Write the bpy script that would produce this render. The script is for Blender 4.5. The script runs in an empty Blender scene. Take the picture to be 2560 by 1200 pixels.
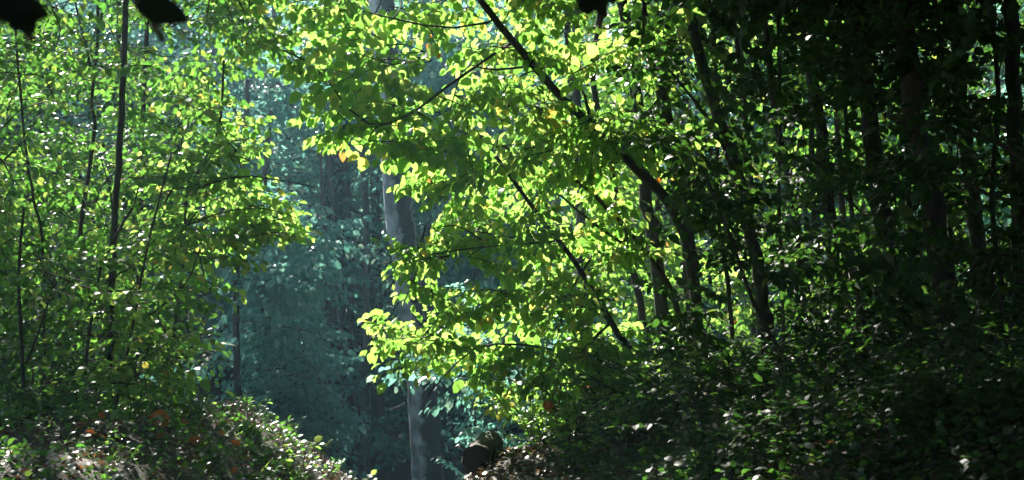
import bpy, math, random
import numpy as np
from mathutils import Vector, Matrix

# ------------------------------------------------------------------ camera, world, sun, exposure
C = bpy.context.scene
EYE = np.array([0.0, 0.0, 1.6])
FPX = 3517.0                       # focal length in pixels of the 2560 px wide photograph
PITCH = math.atan(200 / FPX)       # horizon lies at pixel row 800
cam = bpy.data.cameras.new('camera')
cam.sensor_width = 36
cam.lens = 36 * FPX / 2560
cam.clip_start = 0.05
cam.clip_end = 1000
cam.dof.use_dof = True
cam.dof.focus_distance = 9.5
cam.dof.aperture_fstop = (cam.lens) / 9.0
co = bpy.data.objects.new('camera', cam)
co.location = EYE
co.rotation_euler = (math.pi / 2 + PITCH, 0, 0)
C.collection.objects.link(co)
C.camera = co

SUN_AZ = math.radians(-25)         # left of straight ahead
SUN_EL = math.radians(39)
SUN = np.array([math.sin(SUN_AZ) * math.cos(SUN_EL), math.cos(SUN_AZ) * math.cos(SUN_EL), math.sin(SUN_EL)])
w = bpy.data.worlds.new('World')
C.world = w
w.use_nodes = True
sky = w.node_tree.nodes.new('ShaderNodeTexSky')
sky.sky_type = 'NISHITA'
sky.sun_disc = False
sky.sun_elevation = SUN_EL
sky.sun_rotation = SUN_AZ
bg = w.node_tree.nodes['Background']
bg.inputs[1].default_value = 0.07
w.node_tree.links.new(sky.outputs[0], bg.inputs[0])
sl = bpy.data.lights.new('sun', 'SUN')
sl.energy = 5.0
sl.angle = math.radians(0.53)
sl.color = (1.0, 0.95, 0.86)
so = bpy.data.objects.new('sun', sl)
so.rotation_euler = Vector(SUN).to_track_quat('Z', 'Y').to_euler()
so.location = (-20, 20, 40)
C.collection.objects.link(so)

C.view_settings.view_transform = 'Standard'
C.view_settings.look = 'None'
C.view_settings.exposure = 2.25
C.view_settings.gamma = 1
C.cycles.max_bounces = 7
C.cycles.diffuse_bounces = 3
C.cycles.glossy_bounces = 2
C.cycles.transmission_bounces = 5
C.cycles.volume_bounces = 0
C.cycles.transparent_max_bounces = 4
C.cycles.sample_clamp_indirect = 6

rng = np.random.default_rng(11)

# ------------------------------------------------------------------ projection helpers
FW = np.array([0, math.cos(PITCH), math.sin(PITCH)])
UP = np.array([0, -math.sin(PITCH), math.cos(PITCH)])
RT = np.array([1.0, 0, 0])


def at(px, py, d):
    return EYE + d * (FW + (px - 1280) / FPX * RT - (py - 600) / FPX * UP)


def to_px(P):
    Q = np.atleast_2d(P) - EYE
    d = Q @ FW
    d = np.where(d < 0.1, 0.1, d)
    return 1280 + FPX * (Q @ RT) / d, 600 - FPX * (Q @ UP) / d, d


def in_poly(px, py, poly):
    px = np.atleast_1d(px); py = np.atleast_1d(py)
    ins = np.zeros(px.shape, bool)
    n = len(poly)
    for i in range(n):
        x0, y0 = poly[i]; x1, y1 = poly[(i + 1) % n]
        if y0 == y1:
            continue
        c = ((y0 > py) != (y1 > py)) & (px < (x1 - x0) * (py - y0) / (y1 - y0) + x0)
        ins ^= c
    return ins


def S(t):
    t = np.clip(t, 0, 1)
    return t * t * (3 - 2 * t)


# ------------------------------------------------------------------ terrain
def ground(x, y):
    x = np.asarray(x, float); y = np.asarray(y, float)
    fall = -2.6 * S((y - 9.0) / 11.0)
    hill = 16.0 * S((y - 27.0) / 50.0)
    left = 0.98 * S((-x - 0.45) / 1.55) + 0.05 * np.maximum(-x - 2.0, 0)
    right = 0.72 * S((x + 0.62) / 0.5) + 0.45 * S(x / 1.6) + 0.10 * np.maximum(x - 1.3, 0)
    keep = 1 - 0.8 * S((x - 0.6) / 2.2) * (1 - S((y - 17) / 8))
    keep = keep * (1 - 0.25 * S((-x - 2) / 3))
    near = S((y - 2.0) / 3.5)
    bumps = 0.05 * np.sin(x * 2.3 + y * 0.9) * np.sin(y * 1.7 - x * 0.6) + 0.025 * np.sin(x * 6.1 + 1) * np.sin(y * 5.3)
    return fall * keep + hill + (left + right) * (0.25 + 0.75 * near) + bumps


def gz(x, y):
    return float(ground(x, y))


# ------------------------------------------------------------------ materials
def nt(name):
    m = bpy.data.materials.new(name)
    m.use_nodes = True
    t = m.node_tree
    return m, t, t.nodes['Principled BSDF'], t.nodes['Material Output']


def ramp(t, stops):
    r = t.nodes.new('ShaderNodeValToRGB')
    e = r.color_ramp.elements
    while len(e) < len(stops):
        e.new(0.5)
    for k, (p, c) in enumerate(stops):
        e[k].position = p
        e[k].color = (*c, 1)
    return r


def leaf_mat(name, stops, tstops, fac=0.45, rough=0.42, spec=0.5):
    m, t, b, out = nt(name)
    a = t.nodes.new('ShaderNodeAttribute')
    a.attribute_name = 'tone'
    r1 = ramp(t, stops)
    r2 = ramp(t, tstops)
    t.links.new(a.outputs['Fac'], r1.inputs[0])
    t.links.new(a.outputs['Fac'], r2.inputs[0])
    t.links.new(r1.outputs[0], b.inputs['Base Color'])
    b.inputs['Roughness'].default_value = rough
    b.inputs['Specular IOR Level'].default_value = spec
    tr = t.nodes.new('ShaderNodeBsdfTranslucent')
    t.links.new(r2.outputs[0], tr.inputs[0])
    mx = t.nodes.new('ShaderNodeMixShader')
    mx.inputs[0].default_value = fac
    t.links.new(b.outputs[0], mx.inputs[1])
    t.links.new(tr.outputs[0], mx.inputs[2])
    t.links.new(mx.outputs[0], out.inputs[0])
    return m


def bark_mat(name, c0, c1, scale=6.0, stretch=0.18, bump=0.5, rough=0.85, moss=None):
    m, t, b, out = nt(name)
    tc = t.nodes.new('ShaderNodeTexCoord')
    mp = t.nodes.new('ShaderNodeMapping')
    mp.inputs['Scale'].default_value = (1, 1, stretch)
    t.links.new(tc.outputs['Object'], mp.inputs[0])
    n = t.nodes.new('ShaderNodeTexNoise')
    n.inputs['Scale'].default_value = scale * 4
    n.inputs['Detail'].default_value = 6
    n.inputs['Roughness'].default_value = 0.65
    t.links.new(mp.outputs[0], n.inputs[0])
    r = ramp(t, [(0.3, c0), (0.7, c1)])
    t.links.new(n.outputs[0], r.inputs[0])
    col = r.outputs[0]
    if moss:
        n2 = t.nodes.new('ShaderNodeTexNoise')
        n2.inputs['Scale'].default_value = 3.0
        n2.inputs['Detail'].default_value = 5
        t.links.new(tc.outputs['Object'], n2.inputs[0])
        r2 = ramp(t, [(0.48, (0, 0, 0)), (0.62, (1, 1, 1))])
        t.links.new(n2.outputs[0], r2.inputs[0])
        mx = t.nodes.new('ShaderNodeMixRGB')
        t.links.new(r2.outputs[0], mx.inputs[0])
        t.links.new(col, mx.inputs[1])
        mx.inputs[2].default_value = (*moss, 1)
        col = mx.outputs[0]
    t.links.new(col, b.inputs['Base Color'])
    b.inputs['Roughness'].default_value = rough
    b.inputs['Specular IOR Level'].default_value = 0.25
    bp = t.nodes.new('ShaderNodeBump')
    bp.inputs['Strength'].default_value = bump
    bp.inputs['Distance'].default_value = 0.02
    t.links.new(n.outputs[0], bp.inputs['Height'])
    t.links.new(bp.outputs[0], b.inputs['Normal'])
    return m


M = {}
G0, G1, G2 = (0.030, 0.085, 0.018), (0.060, 0.125, 0.022), (0.120, 0.140, 0.025)
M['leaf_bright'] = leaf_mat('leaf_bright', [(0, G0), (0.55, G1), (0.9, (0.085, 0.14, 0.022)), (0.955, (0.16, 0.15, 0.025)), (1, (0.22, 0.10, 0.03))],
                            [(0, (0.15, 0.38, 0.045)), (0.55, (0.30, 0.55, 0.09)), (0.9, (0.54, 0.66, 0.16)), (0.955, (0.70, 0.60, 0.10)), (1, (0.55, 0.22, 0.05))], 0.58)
M['leaf_green'] = leaf_mat('leaf_green', [(0, (0.022, 0.070, 0.020)), (0.6, (0.045, 0.105, 0.022)), (0.94, (0.07, 0.12, 0.022)), (1, (0.15, 0.12, 0.03))],
                           [(0, (0.08, 0.27, 0.03)), (0.6, (0.17, 0.39, 0.05)), (0.94, (0.36, 0.50, 0.08)), (1, (0.6, 0.45, 0.08))], 0.45)
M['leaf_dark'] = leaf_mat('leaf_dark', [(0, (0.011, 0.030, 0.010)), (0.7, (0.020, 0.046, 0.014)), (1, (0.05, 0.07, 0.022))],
                          [(0, (0.05, 0.15, 0.02)), (0.7, (0.10, 0.26, 0.03)), (1, (0.28, 0.40, 0.05))], 0.35, 0.5, 0.25)  # darker leaf copy: shade of the dim parts put into the colour
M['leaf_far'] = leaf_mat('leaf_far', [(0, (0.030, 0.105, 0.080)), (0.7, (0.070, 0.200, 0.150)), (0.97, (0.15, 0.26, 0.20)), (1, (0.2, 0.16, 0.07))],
                         [(0, (0.12, 0.38, 0.28)), (0.7, (0.24, 0.52, 0.40)), (1, (0.34, 0.44, 0.28))], 0.42)  # bluish cast of haze and skylight put into the leaf colour
M['leaf_near'] = leaf_mat('leaf_near', [(0, (0.010, 0.014, 0.008)), (1, (0.016, 0.022, 0.012))], [(0, (0.01, 0.02, 0.006)), (1, (0.02, 0.03, 0.008))], 0.2, 0.6, 0.2)  # silhouette shade put into a near-black leaf colour
M['bark_dark'] = bark_mat('bark_dark', (0.028, 0.022, 0.017), (0.075, 0.06, 0.046), 8, 0.15, 0.6, 0.85, (0.03, 0.045, 0.02))
M['bark_thin'] = bark_mat('bark_thin', (0.03, 0.024, 0.018), (0.075, 0.06, 0.045), 12, 0.2, 0.4)
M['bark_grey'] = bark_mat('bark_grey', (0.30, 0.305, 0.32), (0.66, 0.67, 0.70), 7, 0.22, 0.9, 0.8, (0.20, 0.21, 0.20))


def shaded_side(m, col):
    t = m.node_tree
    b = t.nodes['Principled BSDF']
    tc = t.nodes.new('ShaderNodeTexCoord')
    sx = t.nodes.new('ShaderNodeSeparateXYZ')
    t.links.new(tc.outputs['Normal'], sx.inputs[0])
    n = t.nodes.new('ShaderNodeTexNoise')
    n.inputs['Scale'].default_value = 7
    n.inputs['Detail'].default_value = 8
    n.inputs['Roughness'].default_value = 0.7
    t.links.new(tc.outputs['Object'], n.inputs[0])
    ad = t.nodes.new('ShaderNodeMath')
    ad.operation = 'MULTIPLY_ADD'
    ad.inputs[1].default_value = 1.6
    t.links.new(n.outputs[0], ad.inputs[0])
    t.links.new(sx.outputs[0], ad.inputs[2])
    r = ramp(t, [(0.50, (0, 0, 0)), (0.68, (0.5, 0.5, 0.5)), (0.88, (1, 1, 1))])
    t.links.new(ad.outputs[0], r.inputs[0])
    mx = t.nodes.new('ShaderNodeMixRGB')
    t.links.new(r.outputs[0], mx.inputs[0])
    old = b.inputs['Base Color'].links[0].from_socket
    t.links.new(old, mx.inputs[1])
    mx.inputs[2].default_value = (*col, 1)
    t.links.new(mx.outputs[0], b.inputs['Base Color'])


shaded_side(M['bark_grey'], (0.05, 0.045, 0.04))  # shade painted into the bark colour of the trunk's right side
M['bark_far'] = bark_mat('bark_far', (0.05, 0.042, 0.038), (0.12, 0.10, 0.09), 6, 0.15, 0.5)
M['dead_wood'] = bark_mat('dead_wood', (0.20, 0.17, 0.14), (0.42, 0.38, 0.33), 12, 0.3, 0.4)
M['litter'] = leaf_mat('litter', [(0, (0.03, 0.021, 0.014)), (0.4, (0.07, 0.048, 0.03)), (0.75, (0.12, 0.085, 0.055)), (0.92, (0.20, 0.155, 0.11)), (1, (0.26, 0.10, 0.03))],
                       [(0, (0.10, 0.05, 0.02)), (0.75, (0.22, 0.13, 0.06)), (1, (0.5, 0.15, 0.03))], 0.25, 0.38, 0.6)
M['orange_leaf'] = leaf_mat('orange_leaf', [(0, (0.30, 0.07, 0.015)), (1, (0.42, 0.13, 0.03))], [(0, (0.7, 0.16, 0.03)), (1, (0.85, 0.28, 0.05))], 0.5, 0.5, 0.3)
M['yellow_leaf'] = leaf_mat('yellow_leaf', [(0, (0.25, 0.22, 0.03)), (1, (0.30, 0.28, 0.05))], [(0, (0.7, 0.6, 0.08)), (1, (0.75, 0.72, 0.12))], 0.5, 0.45, 0.4)


def soil_mat():
    m, t, b, out = nt('forest_soil')
    tc = t.nodes.new('ShaderNodeTexCoord')
    n = t.nodes.new('ShaderNodeTexNoise')
    n.inputs['Scale'].default_value = 5
    n.inputs['Detail'].default_value = 10
    n.inputs['Roughness'].default_value = 0.7
    t.links.new(tc.outputs['Object'], n.inputs[0])
    r = ramp(t, [(0.3, (0.022, 0.016, 0.011)), (0.55, (0.055, 0.040, 0.027)), (0.75, (0.10, 0.075, 0.05))])
    t.links.new(n.outputs[0], r.inputs[0])
    t.links.new(r.outputs[0], b.inputs['Base Color'])
    b.inputs['Roughness'].default_value = 0.9
    bp = t.nodes.new('ShaderNodeBump')
    bp.inputs['Strength'].default_value = 0.8
    bp.inputs['Distance'].default_value = 0.03
    t.links.new(n.outputs[0], bp.inputs['Height'])
    t.links.new(bp.outputs[0], b.inputs['Normal'])
    return m


M['soil'] = soil_mat()


def log_end_mat():
    m, t, b, out = nt('log_end')
    tc = t.nodes.new('ShaderNodeTexCoord')
    wv = t.nodes.new('ShaderNodeTexWave')
    wv.wave_type = 'RINGS'
    wv.rings_direction = 'X'
    wv.inputs['Scale'].default_value = 26
    wv.inputs['Distortion'].default_value = 2.5
    t.links.new(tc.outputs['Object'], wv.inputs[0])
    r = ramp(t, [(0.0, (0.045, 0.033, 0.022)), (1.0, (0.09, 0.066, 0.043))])
    t.links.new(wv.outputs[0], r.inputs[0])
    t.links.new(r.outputs[0], b.inputs['Base Color'])
    b.inputs['Roughness'].default_value = 0.9
    return m


M['log_end'] = log_end_mat()


# ------------------------------------------------------------------ mesh building
class MB:
    """collects triangles with a material index and a per-leaf tone; build() links them as ONE mesh object"""
    def __init__(self):
        self.V, self.F, self.MI, self.T, self.n = [], [], [], [], 0

    def add(self, V, F, mi=0, tone=0.5):
        V = np.asarray(V, float)
        if len(V) == 0:
            return
        F = np.asarray(F, int)
        self.V.append(V)
        self.F.append(F + self.n)
        self.MI.append(np.full(len(F), mi, int))
        self.T.append(np.broadcast_to(np.asarray(tone, float), (len(V),)))
        self.n += len(V)

    def build(self, name, mats, parent=None, origin=None, smooth=True):
        me = bpy.data.meshes.new(name)
        V = np.concatenate(self.V)
        if origin is not None:
            V = V - np.asarray(origin)
        F = np.concatenate(self.F)
        MI = np.concatenate(self.MI)
        T = np.concatenate(self.T)
        me.vertices.add(len(V))
        me.vertices.foreach_set('co', V.astype(np.float32).ravel())
        me.loops.add(3 * len(F))
        me.loops.foreach_set('vertex_index', F.astype(np.int32).ravel())
        me.polygons.add(len(F))
        me.polygons.foreach_set('loop_start', np.arange(0, 3 * len(F), 3, dtype=np.int32))
        me.polygons.foreach_set('loop_total', np.full(len(F), 3, np.int32))
        me.polygons.foreach_set('material_index', MI.astype(np.int32))
        me.polygons.foreach_set('use_smooth', np.full(len(F), smooth))
        a = me.attributes.new('tone', 'FLOAT', 'POINT')
        a.data.foreach_set('value', T.astype(np.float32))
        for m in (mats if isinstance(mats, (list, tuple)) else [mats]):
            me.materials.append(M[m])
        me.update()
        me.validate()
        o = bpy.data.objects.new(name, me)
        C.collection.objects.link(o)
        if parent is not None:
            o.parent = parent
        return o


def thing(name, label, cat, loc=(0, 0, 0), group=None):
    o = bpy.data.objects.new(name, None)
    o.empty_display_size = 0.2
    o.location = [float(v) for v in loc]
    C.collection.objects.link(o)
    return tag(o, label, cat, group)


def tag(o, label=None, cat=None, group=None, kind=None):
    if label: o['label'] = label
    if cat: o['category'] = cat
    if group: o['group'] = group
    if kind: o['kind'] = kind
    return o


def dup(root, loc, rz, scale, label, group=None, tilt=(0, 0)):
    r = root.copy()
    C.collection.objects.link(r)
    r.location = [float(v) for v in loc]
    r.rotation_euler = (tilt[0], tilt[1], rz)
    r.scale = (scale, scale, scale)
    r['label'] = label
    if group: r['group'] = group
    for ch in list(root.children):
        c = ch.copy()
        C.collection.objects.link(c)
        c.parent = r
        for g in list(ch.children):
            d = g.copy()
            C.collection.objects.link(d)
            d.parent = c
    return r


def nrm(v):
    v = np.asarray(v, float)
    return v / np.maximum(np.linalg.norm(v, axis=-1, keepdims=True), 1e-9)


def smooth_path(pts, n):
    """Catmull-Rom through the points, n samples"""
    P = np.asarray(pts, float)
    if len(P) < 3:
        t = np.linspace(0, 1, n)[:, None]
        return P[0] + (P[-1] - P[0]) * t
    Q = np.vstack([2 * P[0] - P[1], P, 2 * P[-1] - P[-2]])
    out = []
    ts = np.linspace(0, len(P) - 1 - 1e-6, n)
    for t in ts:
        k = int(t); u = t - k
        a, b, c, d = Q[k], Q[k + 1], Q[k + 2], Q[k + 3]
        out.append(0.5 * (2 * b + (c - a) * u + (2 * a - 5 * b + 4 * c - d) * u * u + (3 * b - a - 3 * c + d) * u ** 3))
    return np.array(out)


def tube(pts, rad, sides=6, rough=0.0, cap=True):
    P = np.asarray(pts, float)
    n = len(P)
    rad = np.broadcast_to(np.asarray(rad, float), (n,))
    T = nrm(np.gradient(P, axis=0))
    ref = np.array([0.31, 0.17, 0.93]) if abs(T[0][2]) < 0.8 else np.array([1.0, 0.13, 0.07])
    A = nrm(np.cross(T, ref))
    B = np.cross(T, A)
    th = np.arange(sides) * 2 * math.pi / sides
    rr = rad[:, None] * (1 + (rough * rng.standard_normal((n, sides)) if rough else 0))
    V = P[:, None, :] + rr[..., None] * (np.cos(th)[None, :, None] * A[:, None, :] + np.sin(th)[None, :, None] * B[:, None, :])
    V = V.reshape(-1, 3)
    i = np.arange(n - 1)[:, None] * sides
    j = np.arange(sides)[None, :]
    j2 = (j + 1) % sides
    a, b, c, d = i + j, i + j2, i + sides + j2, i + sides + j
    F = np.concatenate([np.stack([a, b, c], -1).reshape(-1, 3), np.stack([a, c, d], -1).reshape(-1, 3)])
    if cap:
        k = len(V)
        V = np.vstack([V, P[0], P[-1]])
        jj = np.arange(sides)
        F = np.vstack([F, np.stack([np.full(sides, k), (jj + 1) % sides, jj], -1),
                       np.stack([np.full(sides, k + 1), (n - 1) * sides + jj, (n - 1) * sides + (jj + 1) % sides], -1)])
    return V, F


# leaf outlines (u along the leaf, v sideways, w along the normal)
def _leaf(mids, sides):
    V = [(u, 0, w) for u, w in mids]
    nm, ns = len(mids), len(sides)
    V += [(u, v, w) for u, v, w in sides] + [(u, -v, w) for u, v, w in sides]
    F = []
    # march up both sequences
    for side, off in ((0, nm), (1, nm + ns)):
        i = j = 0
        tri = [(0, 1, off)] if mids[1][0] < sides[0][0] + 0.3 else []
        i = 1
        while i < nm - 1 or j < ns - 1:
            if j < ns - 1 and (i >= nm - 1 or sides[j + 1][0] <= mids[min(i + 1, nm - 1)][0]):
                tri.append((i, off + j + 1, off + j)); j += 1
            else:
                tri.append((i, i + 1, off + j)); i += 1
        F += [t if side == 0 else (t[0], t[2], t[1]) for t in tri]
    return np.array(V, float), np.array(F, int)


LEAF = {
    'oval': _leaf([(0, 0), (0.3, 0.02), (0.65, 0.0), (1.0, -0.13)], [(0.08, 0.22, 0.05), (0.36, 0.36, 0.09), (0.72, 0.26, 0.03)]),
    'mid': _leaf([(0, 0), (0.5, 0.02), (1.0, -0.1)], [(0.22, 0.31, 0.07), (0.66, 0.29, 0.04)]),
    'kite': (np.array([(0, 0, 0), (1, 0, -0.08), (0.42, 0.34, 0.06), (0.42, -0.34, 0.06)], float), np.array([(0, 1, 2), (0, 3, 1)])),
    'narrow': _leaf([(0, 0), (0.5, 0.04), (1.0, -0.12)], [(0.25, 0.17, 0.05), (0.66, 0.14, 0.02)]),
}


def add_leaves(mb, P, D, N, Sz, shape, mi, tone):
    P = np.asarray(P); D = nrm(D)
    B = nrm(np.cross(N, D))
    N = np.cross(D, B)
    V, F = LEAF[shape]
    k = len(P)
    X = P[:, None, :] + Sz[:, None, None] * (V[None, :, 0:1] * D[:, None, :] + V[None, :, 1:2] * B[:, None, :] + V[None, :, 2:3] * N[:, None, :])
    FF = (F[None] + (np.arange(k) * len(V))[:, None, None]).reshape(-1, 3)
    mb.add(X.reshape(-1, 3), FF, mi, np.repeat(tone, len(V)))


# spray templates: a twig of unit length along +x in the xy plane, with alternate side twigs and leaves
def make_template(ratio, nside, r):
    P, D, N, Sz, tw = [], [], [], [], []
    n = 9
    t = np.linspace(0, 1, n)
    ax = np.stack([t, 0.06 * np.sin(t * 5 + r.uniform(0, 6)) * t, -0.16 * t ** 2 + 0.02 * r.standard_normal(n) * t], -1)
    tw.append((ax, np.linspace(0.009, 0.003, n)))

    def leaf(p, d, size):
        d = nrm(d + np.array([0, 0, -r.uniform(0.1, 0.75)]) + 0.18 * r.standard_normal(3))
        nn = nrm(np.array([0, 0, 1]) + 0.42 * r.standard_normal(3))
        stalk = 0.22 * size
        P.append(p + d * stalk); D.append(d); N.append(nn); Sz.append(size)

    for k in range(nside):
        u = 0.10 + 0.82 * (k + r.uniform(-0.2, 0.2)) / nside
        p = np.array([np.interp(u, t, ax[:, i]) for i in range(3)])
        sgn = 1 if k % 2 else -1
        ang = sgn * math.radians(r.uniform(38, 62))
        L = (0.52 - 0.34 * u) * r.uniform(0.8, 1.2)
        d = np.array([math.cos(ang), math.sin(ang), r.uniform(-0.15, 0.2)])
        m = 5
        s = np.linspace(0, 1, m)[:, None]
        side = p + L * s * d + np.array([0, 0, -0.12 * L]) * s ** 2 + np.array([0.12 * L, 0, 0]) * s ** 2
        tw.append((side, np.linspace(0.0045, 0.002, m)))
        nl = max(2, int(round(L / (ratio * 0.62))))
        for q in range(nl):
            f = (q + 0.9) / nl
            pp = side[0] + (side[-1] - side[0]) * f
            a2 = (1 if q % 2 else -1) * math.radians(r.uniform(30, 65))
            ca, sa = math.cos(a2), math.sin(a2)
            if q == nl - 1:
                ca, sa = 1, 0
            leaf(pp, np.array([d[0] * ca - d[1] * sa, d[0] * sa + d[1] * ca, d[2]]), ratio * r.uniform(0.65, 1.2))
        a3 = -ang
        leaf(p, np.array([math.cos(a3), math.sin(a3), 0]), ratio * r.uniform(0.7, 1.15))
    leaf(ax[-1], np.array([1.0, 0, 0]), ratio * 1.1)
    return np.array(P), np.array(D), np.array(N), np.array(Sz), tw


_tr = np.random.default_rng(5)
TPL = [make_template(0.125, 9, _tr) for _ in range(14)]       # broad leaved twigs
TPL_FINE = [make_template(0.085, 12, _tr) for _ in range(10)]  # finer twigs


def frame(heading, tilt_side, mirror):
    x = nrm(heading)
    y = nrm(np.cross([0, 0, 1], x))
    z = np.cross(x, y)
    c, s = math.cos(tilt_side), math.sin(tilt_side)
    y, z = c * y + s * z, c * z - s * y
    if mirror:
        y = -y
    return np.stack([x, y, z])     # rows: local axes in world


SUNFLAT = nrm(SUN * np.array([1, 1, 0.45]))


def add_spray(mb, base, heading, L, shape='oval', fine=False, twigs=2, keep=1.0, tone_c=0.45, tone_s=0.25, tilt=0.35, leaf=1.0, r=None, face=0.0):
    r = r or rng
    P, D, N, Sz, tw = (TPL_FINE if fine else TPL)[r.integers(10)]
    R = frame(heading, r.normal(0, tilt), r.random() < 0.5)
    k = r.random(len(P)) < keep
    n = int(k.sum())
    if n:
        tone = np.clip(r.normal(tone_c, tone_s, n), 0, 0.9)
        au = r.random(n)
        tone = np.where(au < 0.03, 0.95, tone)
        tone = np.where(au < 0.0015, 1.0, tone)
        add_leaves(mb, base + L * (P[k] @ R), D[k] @ R + 0.15 * r.standard_normal((n, 3)) - np.array([0, 0, 0.5 * face]), N[k] @ R + 0.2 * r.standard_normal((n, 3)) + face * r.uniform(0.3, 1.7, (n, 1)) * SUNFLAT,
                   L * leaf * Sz[k] * r.uniform(0.8, 1.2, n), shape, 0, tone)
    for q, (pts, rad) in enumerate(tw):
        if twigs == 0 or (twigs == 1 and q > 0):
            break
        V, F = tube(base + L * (pts @ R), rad * L * 0.9, 3, 0, False)
        mb.add(V, F, 1)


# places in the photograph that stay open in front of the far wood (pixel outlines, tested on foreground twigs)
GAP = [(690, 330), (770, 320), (860, 395), (945, 450), (1050, 455), (1075, 560), (985, 625), (950, 640), (985, 700), (960, 770), (900, 800),
       (905, 880), (985, 900), (1010, 985), (1130, 1010), (1150, 1230), (760, 1230), (560, 1090), (570, 900), (525, 800), (545, 700), (660, 640),
       (690, 600), (780, 560), (820, 500), (740, 430), (620, 440), (560, 430), (620, 370)]
GAP2 = [(500, 130), (620, 120), (790, 170), (740, 250), (600, 280), (500, 300)]


def blocked(P, margin_gap2=0.6):
    px, py, d = to_px(P)
    g = in_poly(px, py, GAP)
    g2 = in_poly(px, py, GAP2)
    return g, g2


def fill(poly, n, d0, d1, clump=0, r=None):
    r = r or rng
    if clump:
        cs = fill(poly, max(4, n // clump), d0, d1, 0, r)
        P = cs[r.integers(len(cs), size=n)] + r.standard_normal((n, 3)) * np.array([0.42, 0.4, 0.22])
        return P[P[:, 2] > ground(P[:, 0], P[:, 1]) + 0.1]
    xs = [p[0] for p in poly]; ys = [p[1] for p in poly]
    out = []
    while len(out) < n:
        m = n * 2
        px = r.uniform(min(xs), max(xs), m); py = r.uniform(min(ys), max(ys), m)
        ok = in_poly(px, py, poly)
        d = r.uniform(d0, d1, m)
        for a, b, c, k in zip(px, py, d, ok):
            if not k:
                continue
            P = at(a, b, c)
            if P[2] < gz(P[0], P[1]) + 0.12:
                continue
            out.append(P)
    return np.array(out[:n])


def grow_crown(mb, nodes, P, L=0.6, shape='oval', fine=False, twigs=2, r=None, gaps=True, out_bias=None, rbr=0.0045, up=0.15, droop=0.1,
               tone_c=0.45, tone_s=0.25, leaf=1.0, connect=True, maxlen=2.0, tilt=0.35, face=0.0, lanes=None):
    """hang a leafy twig round every point of P and join each to the nearest older wood, so the crown branches like a tree"""
    r = r or rng
    nodes = np.asarray(nodes, float)
    d0 = np.min(np.linalg.norm(P[:, None, :] - nodes[None], axis=2), axis=1)
    for i in np.argsort(d0):
        p = P[i]
        k = np.argmin(np.linalg.norm((nodes - p) * np.array([1, 1, 1.25]), axis=1))
        q = nodes[k]
        away = p - q
        away[2] *= 0.35
        h = nrm(away + 1e-3) + 0.55 * r.standard_normal(3) * np.array([1, 1, 0.25]) + np.array([0, 0, up - droop])
        if out_bias is not None:
            h = h + out_bias
        if r.random() > sun_keep(p, 0.1, lanes or BANK):
            continue
        h = nrm(h)
        LL = L * r.uniform(0.7, 1.25)
        base = p - h * LL * 0.45
        if gaps:
            tips = np.array([p, base + h * LL * 1.0, base])
            g, g2 = blocked(tips)
            if g[0] or g[1] and r.random() < 0.85 or g2[0] and r.random() < 0.75:
                continue
        if connect and np.linalg.norm(base - q) > maxlen and len(nodes) > 3:
            pass
        dist = np.linalg.norm(base - q)
        if connect and dist > 0.06:
            mid = (q + base) / 2 + np.array([0, 0, 0.10 * dist]) + 0.07 * dist * r.standard_normal(3)
            pts = smooth_path([q, mid, base], 5)
            r0 = min(rbr * (1 + 1.2 * dist), 0.02)
            V, F = tube(pts, np.linspace(r0, rbr * 0.8, 5), 4, 0, False)
            mb.add(V, F, 1)
            nodes = np.vstack([nodes, pts[2:]])
        add_spray(mb, base, h, LL, shape, fine, twigs, 1.0, tone_c, tone_s, tilt, leaf, r, face)
        nodes = np.vstack([nodes, base + h * LL * 0.5])
    return nodes


def stem_mesh(name, mat, pts, r0, r1, parent, origin, sides=10, n=None, rough=0.05, flare=0.0, jit=0.15):
    P = smooth_path(pts, n or max(8, int(np.linalg.norm(np.diff(np.asarray(pts), axis=0), axis=1).sum() / 0.14)))
    t = np.linspace(0, 1, len(P))
    rad = r0 + (r1 - r0) * t
    if flare:
        rad = rad * (1 + flare * np.exp(-t * len(P) * 0.14 / 0.35))
    mb = MB()
    P = P + jit * rad[:, None] * rng.standard_normal(P.shape) * np.array([1, 1, 0])
    mb.add(*tube(P, rad, sides, rough))
    mb.build(name, mat, parent, origin)
    return P


def px_path(pts, d, base=True):
    """pixel path (top to bottom, as read off the photo) to world points from the foot up; d may be a pair (foot, top)"""
    pts = pts[::-1]
    d0, d1 = d if isinstance(d, (tuple, list)) else (d, d)
    ds = np.linspace(d0, d1, len(pts))
    W = [at(x, y, dd) for (x, y), dd in zip(pts, ds)]
    if base:
        f = W[0].copy()
        z = gz(f[0], f[1])
        if f[2] > z + 0.02:
            dirv = W[0] - W[1]
            f = f + np.array([dirv[0], dirv[1], 0]) * 0.2
            z = gz(f[0], f[1])
            W = [np.array([f[0], f[1], z - 0.06])] + W
        else:
            W[0][2] = z - 0.06
    return np.array(W)


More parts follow.
